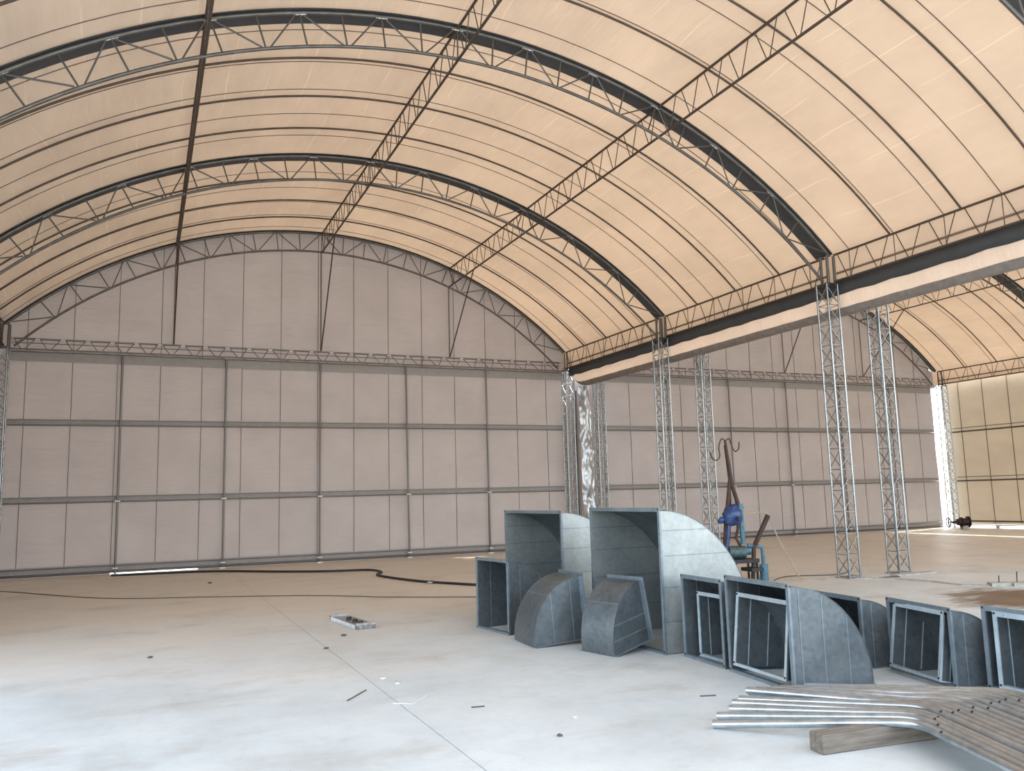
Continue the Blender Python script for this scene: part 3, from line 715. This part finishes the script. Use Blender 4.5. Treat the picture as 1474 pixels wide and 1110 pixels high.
# ------------------------------------------------------------------ pump rig behind the biggest duct
rig = empty('pump_rig', (9.8, 12.15, 0), label='blue and teal pump rig with tall brown mast behind the biggest duct', cat='pump')
def rp(*pts): return off(pts, rig.location)
MB().tube(rp((9.64, 12.2, 2.5), (9.72, 12.18, 1.7), (9.84, 12.13, 1.2)), [.022, .035, .035], 10).build('mast_pole', M['mast'], rig)
MB().tube(rp((9.66, 12.24, 2.42), (9.70, 12.2, 1.8), (9.60, 12.26, 1.0), (9.50, 12.3, .0)), [.02, .035, .04, .04], 10).build('mast_pole', M['mast'], rig)
MB().tube(rp((9.72, 12.25, 1.72), (9.74, 12.3, 1.1), (9.76, 12.6, 0)), .025, 8).build('mast_pole', M['mast'], rig)
for pts in ([(9.65, 12.21, 2.5), (9.59, 12.24, 2.53), (9.54, 12.26, 2.38), (9.55, 12.26, 2.22), (9.49, 12.28, 2.15), (9.42, 12.31, 2.18), (9.38, 12.32, 2.3)],
            [(9.66, 12.2, 2.5), (9.72, 12.18, 2.53), (9.76, 12.16, 2.38), (9.81, 12.14, 2.30), (9.87, 12.12, 2.35), (9.88, 12.11, 2.47)]):
    MB().tube(rp(*curve_pts(pts)), .011, 8).build('hook_rod', M['mast'], rig)
def blob(name, c, rad3, mat, par, rot=(0, 0, 0), sub=3, ns=.0):
    bm = bmesh.new(); bmesh.ops.create_icosphere(bm, subdivisions=sub, radius=1)
    Rm = Matrix.Rotation(rot[2], 3, 'Z') @ Matrix.Rotation(rot[1], 3, 'Y')
    for v in bm.verts:
        f = 1+ns*noise.noise(v.co*2.5); v.co = Rm @ V((v.co.x*rad3[0]*f, v.co.y*rad3[1]*f, v.co.z*rad3[2]*f))+(V(c)-rig.location)
    me = bpy.data.meshes.new(name); bm.to_mesh(me); bm.free(); me.materials.append(M[mat])
    for p in me.polygons: p.use_smooth = True
    return link(bpy.data.objects.new(name, me), par)
blob('motor_cover', (9.68, 12.16, 1.15), (.17, .13, .19), 'blue', rig, (0, .5, -.4), 3, .3)
blob('cover_flap', (9.5, 12.25, 1.08), (.09, .05, .06), 'blue', rig, (0, -.5, 0), 2, .5)
MB().tube(rp((9.66, 12.02, 1.10), (9.67, 11.98, 1.10)), .035, 12).build('shaft_opening', M['black'], rig)
MB().tube(rp((9.83, 12.12, 1.36), (9.84, 12.12, .64)), .045, 12).build('upright_pipe', M['teal'], rig)
MB().tube(rp((9.83, 12.12, 1.27), (9.83, 12.12, 1.31)), .062, 12).build('pipe_collar', M['teal'], rig)
MB().tube(rp((9.78, 12.12, 1.05), (9.72, 12.15, .75), (9.8, 12.15, .6)), .025, 8).build('strut', M['mast'], rig)
MB().tube(rp((9.62, 12.2, 1.0), (9.55, 12.25, .4)), .03, 8).build('blue_strut', M['blue'], rig)
MB().tube(rp((9.62, 12.24, .50), (9.88, 12.12, .50)), .11, 16).build('motor', M['motor'], rig)
for i in range(5): MB().tube(rp((9.66+.04*i, 12.222-.018*i, .5), (9.67+.04*i, 12.218-.018*i, .5)), .12, 16).build('cooling_fin', M['motor'], rig)
MB().tube(rp((9.88, 12.12, .52), (9.96, 12.08, .52)), .07, 12).build('motor_end', M['teal'], rig)
MB().box((-.28, -.18, .32), (.26, .12, .385)).build('base_frame', M['black'], rig)
MB().box((-.02, -.3, .18), (.24, .0, .24)).build('lower_shelf', M['black'], rig)
for x, y in ((-.25, -.15), (.22, -.15), (-.25, .09), (.22, .09)): MB().box((x, y, 0), (x+.03, y+.03, .33)).build('leg', M['black'], rig)
MB().tube(rp((9.9, 12.07, .62), (10.06, 12.02, .60), (10.14, 11.99, .58), (10.155, 11.985, .50), (10.155, 11.985, .26)), .035, 10).build('elbow_pipe', M['teal'], rig)
MB().tube(rp((10.155, 11.985, .28), (10.155, 11.985, .0)), .075, 14).build('foot_pipe', M['teal'], rig)
tag(MB().tube([(9.95, 12.05, .0), (10.0, 12.03, .58), (10.28, 11.93, 1.14)], [.035, .04, .045], 8).build('leaning_pole', M['mast'], None), label='thick brown pole leaning out beside the pump rig', cat='pole')
H = curve_pts([(9.87, 12.1, 1.17), (10.08, 12.02, 1.185), (10.27, 11.93, 1.15), (10.42, 11.86, .72), (10.62, 11.77, .25), (10.76, 11.7, .01), (11.0, 11.4, .008)])
MB().tube(H, .011, 6).build('rope', M['rope'], None, label='pale rope running from the leaning pole down to the floor', cat='rope')
H = curve_pts([(10.2, 11.8, .01), (10.9, 12.2, .01), (11.7, 11.9, .01), (12.4, 12.2, .01)])
MB().tube(H, .009, 5).build('thin_cable', M['dirt'], None, label='thin dark cable on the floor between pump rig and near columns', cat='cable')

SV = .70
# ------------------------------------------------------------------ gate valve in the far corner
c = V((26.75, 21.25, 0)); vl = empty('gate_valve', c, rad(-24), label='dark cast gate valve with handwheel lying by the far right corner', cat='valve')
MB().tube([(.18, 0, .36), (.72, 0, .36)], [.17, .21], 16).build('body', M['valve'], vl)
MB().tube([(.70, 0, .36), (.76, 0, .36)], .29, 20).build('flange', M['valve'], vl)
MB().tube([(.34, 0, .36), (.42, 0, .36)], .25, 20).build('flange', M['valve'], vl)
MB().tube([(-.1, 0, .36), (.2, 0, .36)], [.05, .1], 10).build('yoke', M['valve'], vl)
MB().tube([(-.35, 0, .36), (-.05, 0, .36)], .025, 8).build('stem', M['valve'], vl)
bm = MB(); bm.tube([(-.28, .24*cos(2*pi*i/24), .36+.24*sin(2*pi*i/24)) for i in range(25)], .025, 8).build('handwheel', M['valve'], vl)
for i in range(3):
    t = pi*i/3; MB().tube([(-.28, .24*cos(t), .36+.24*sin(t)), (-.28, -.24*cos(t), .36-.24*sin(t))], .015, 6).build('spoke', M['valve'], vl)
MB().box((.38, -.14, 0), (.66, .14, .18)).build('stand', M['conc'], vl)
vl.scale = (SV, SV, SV)
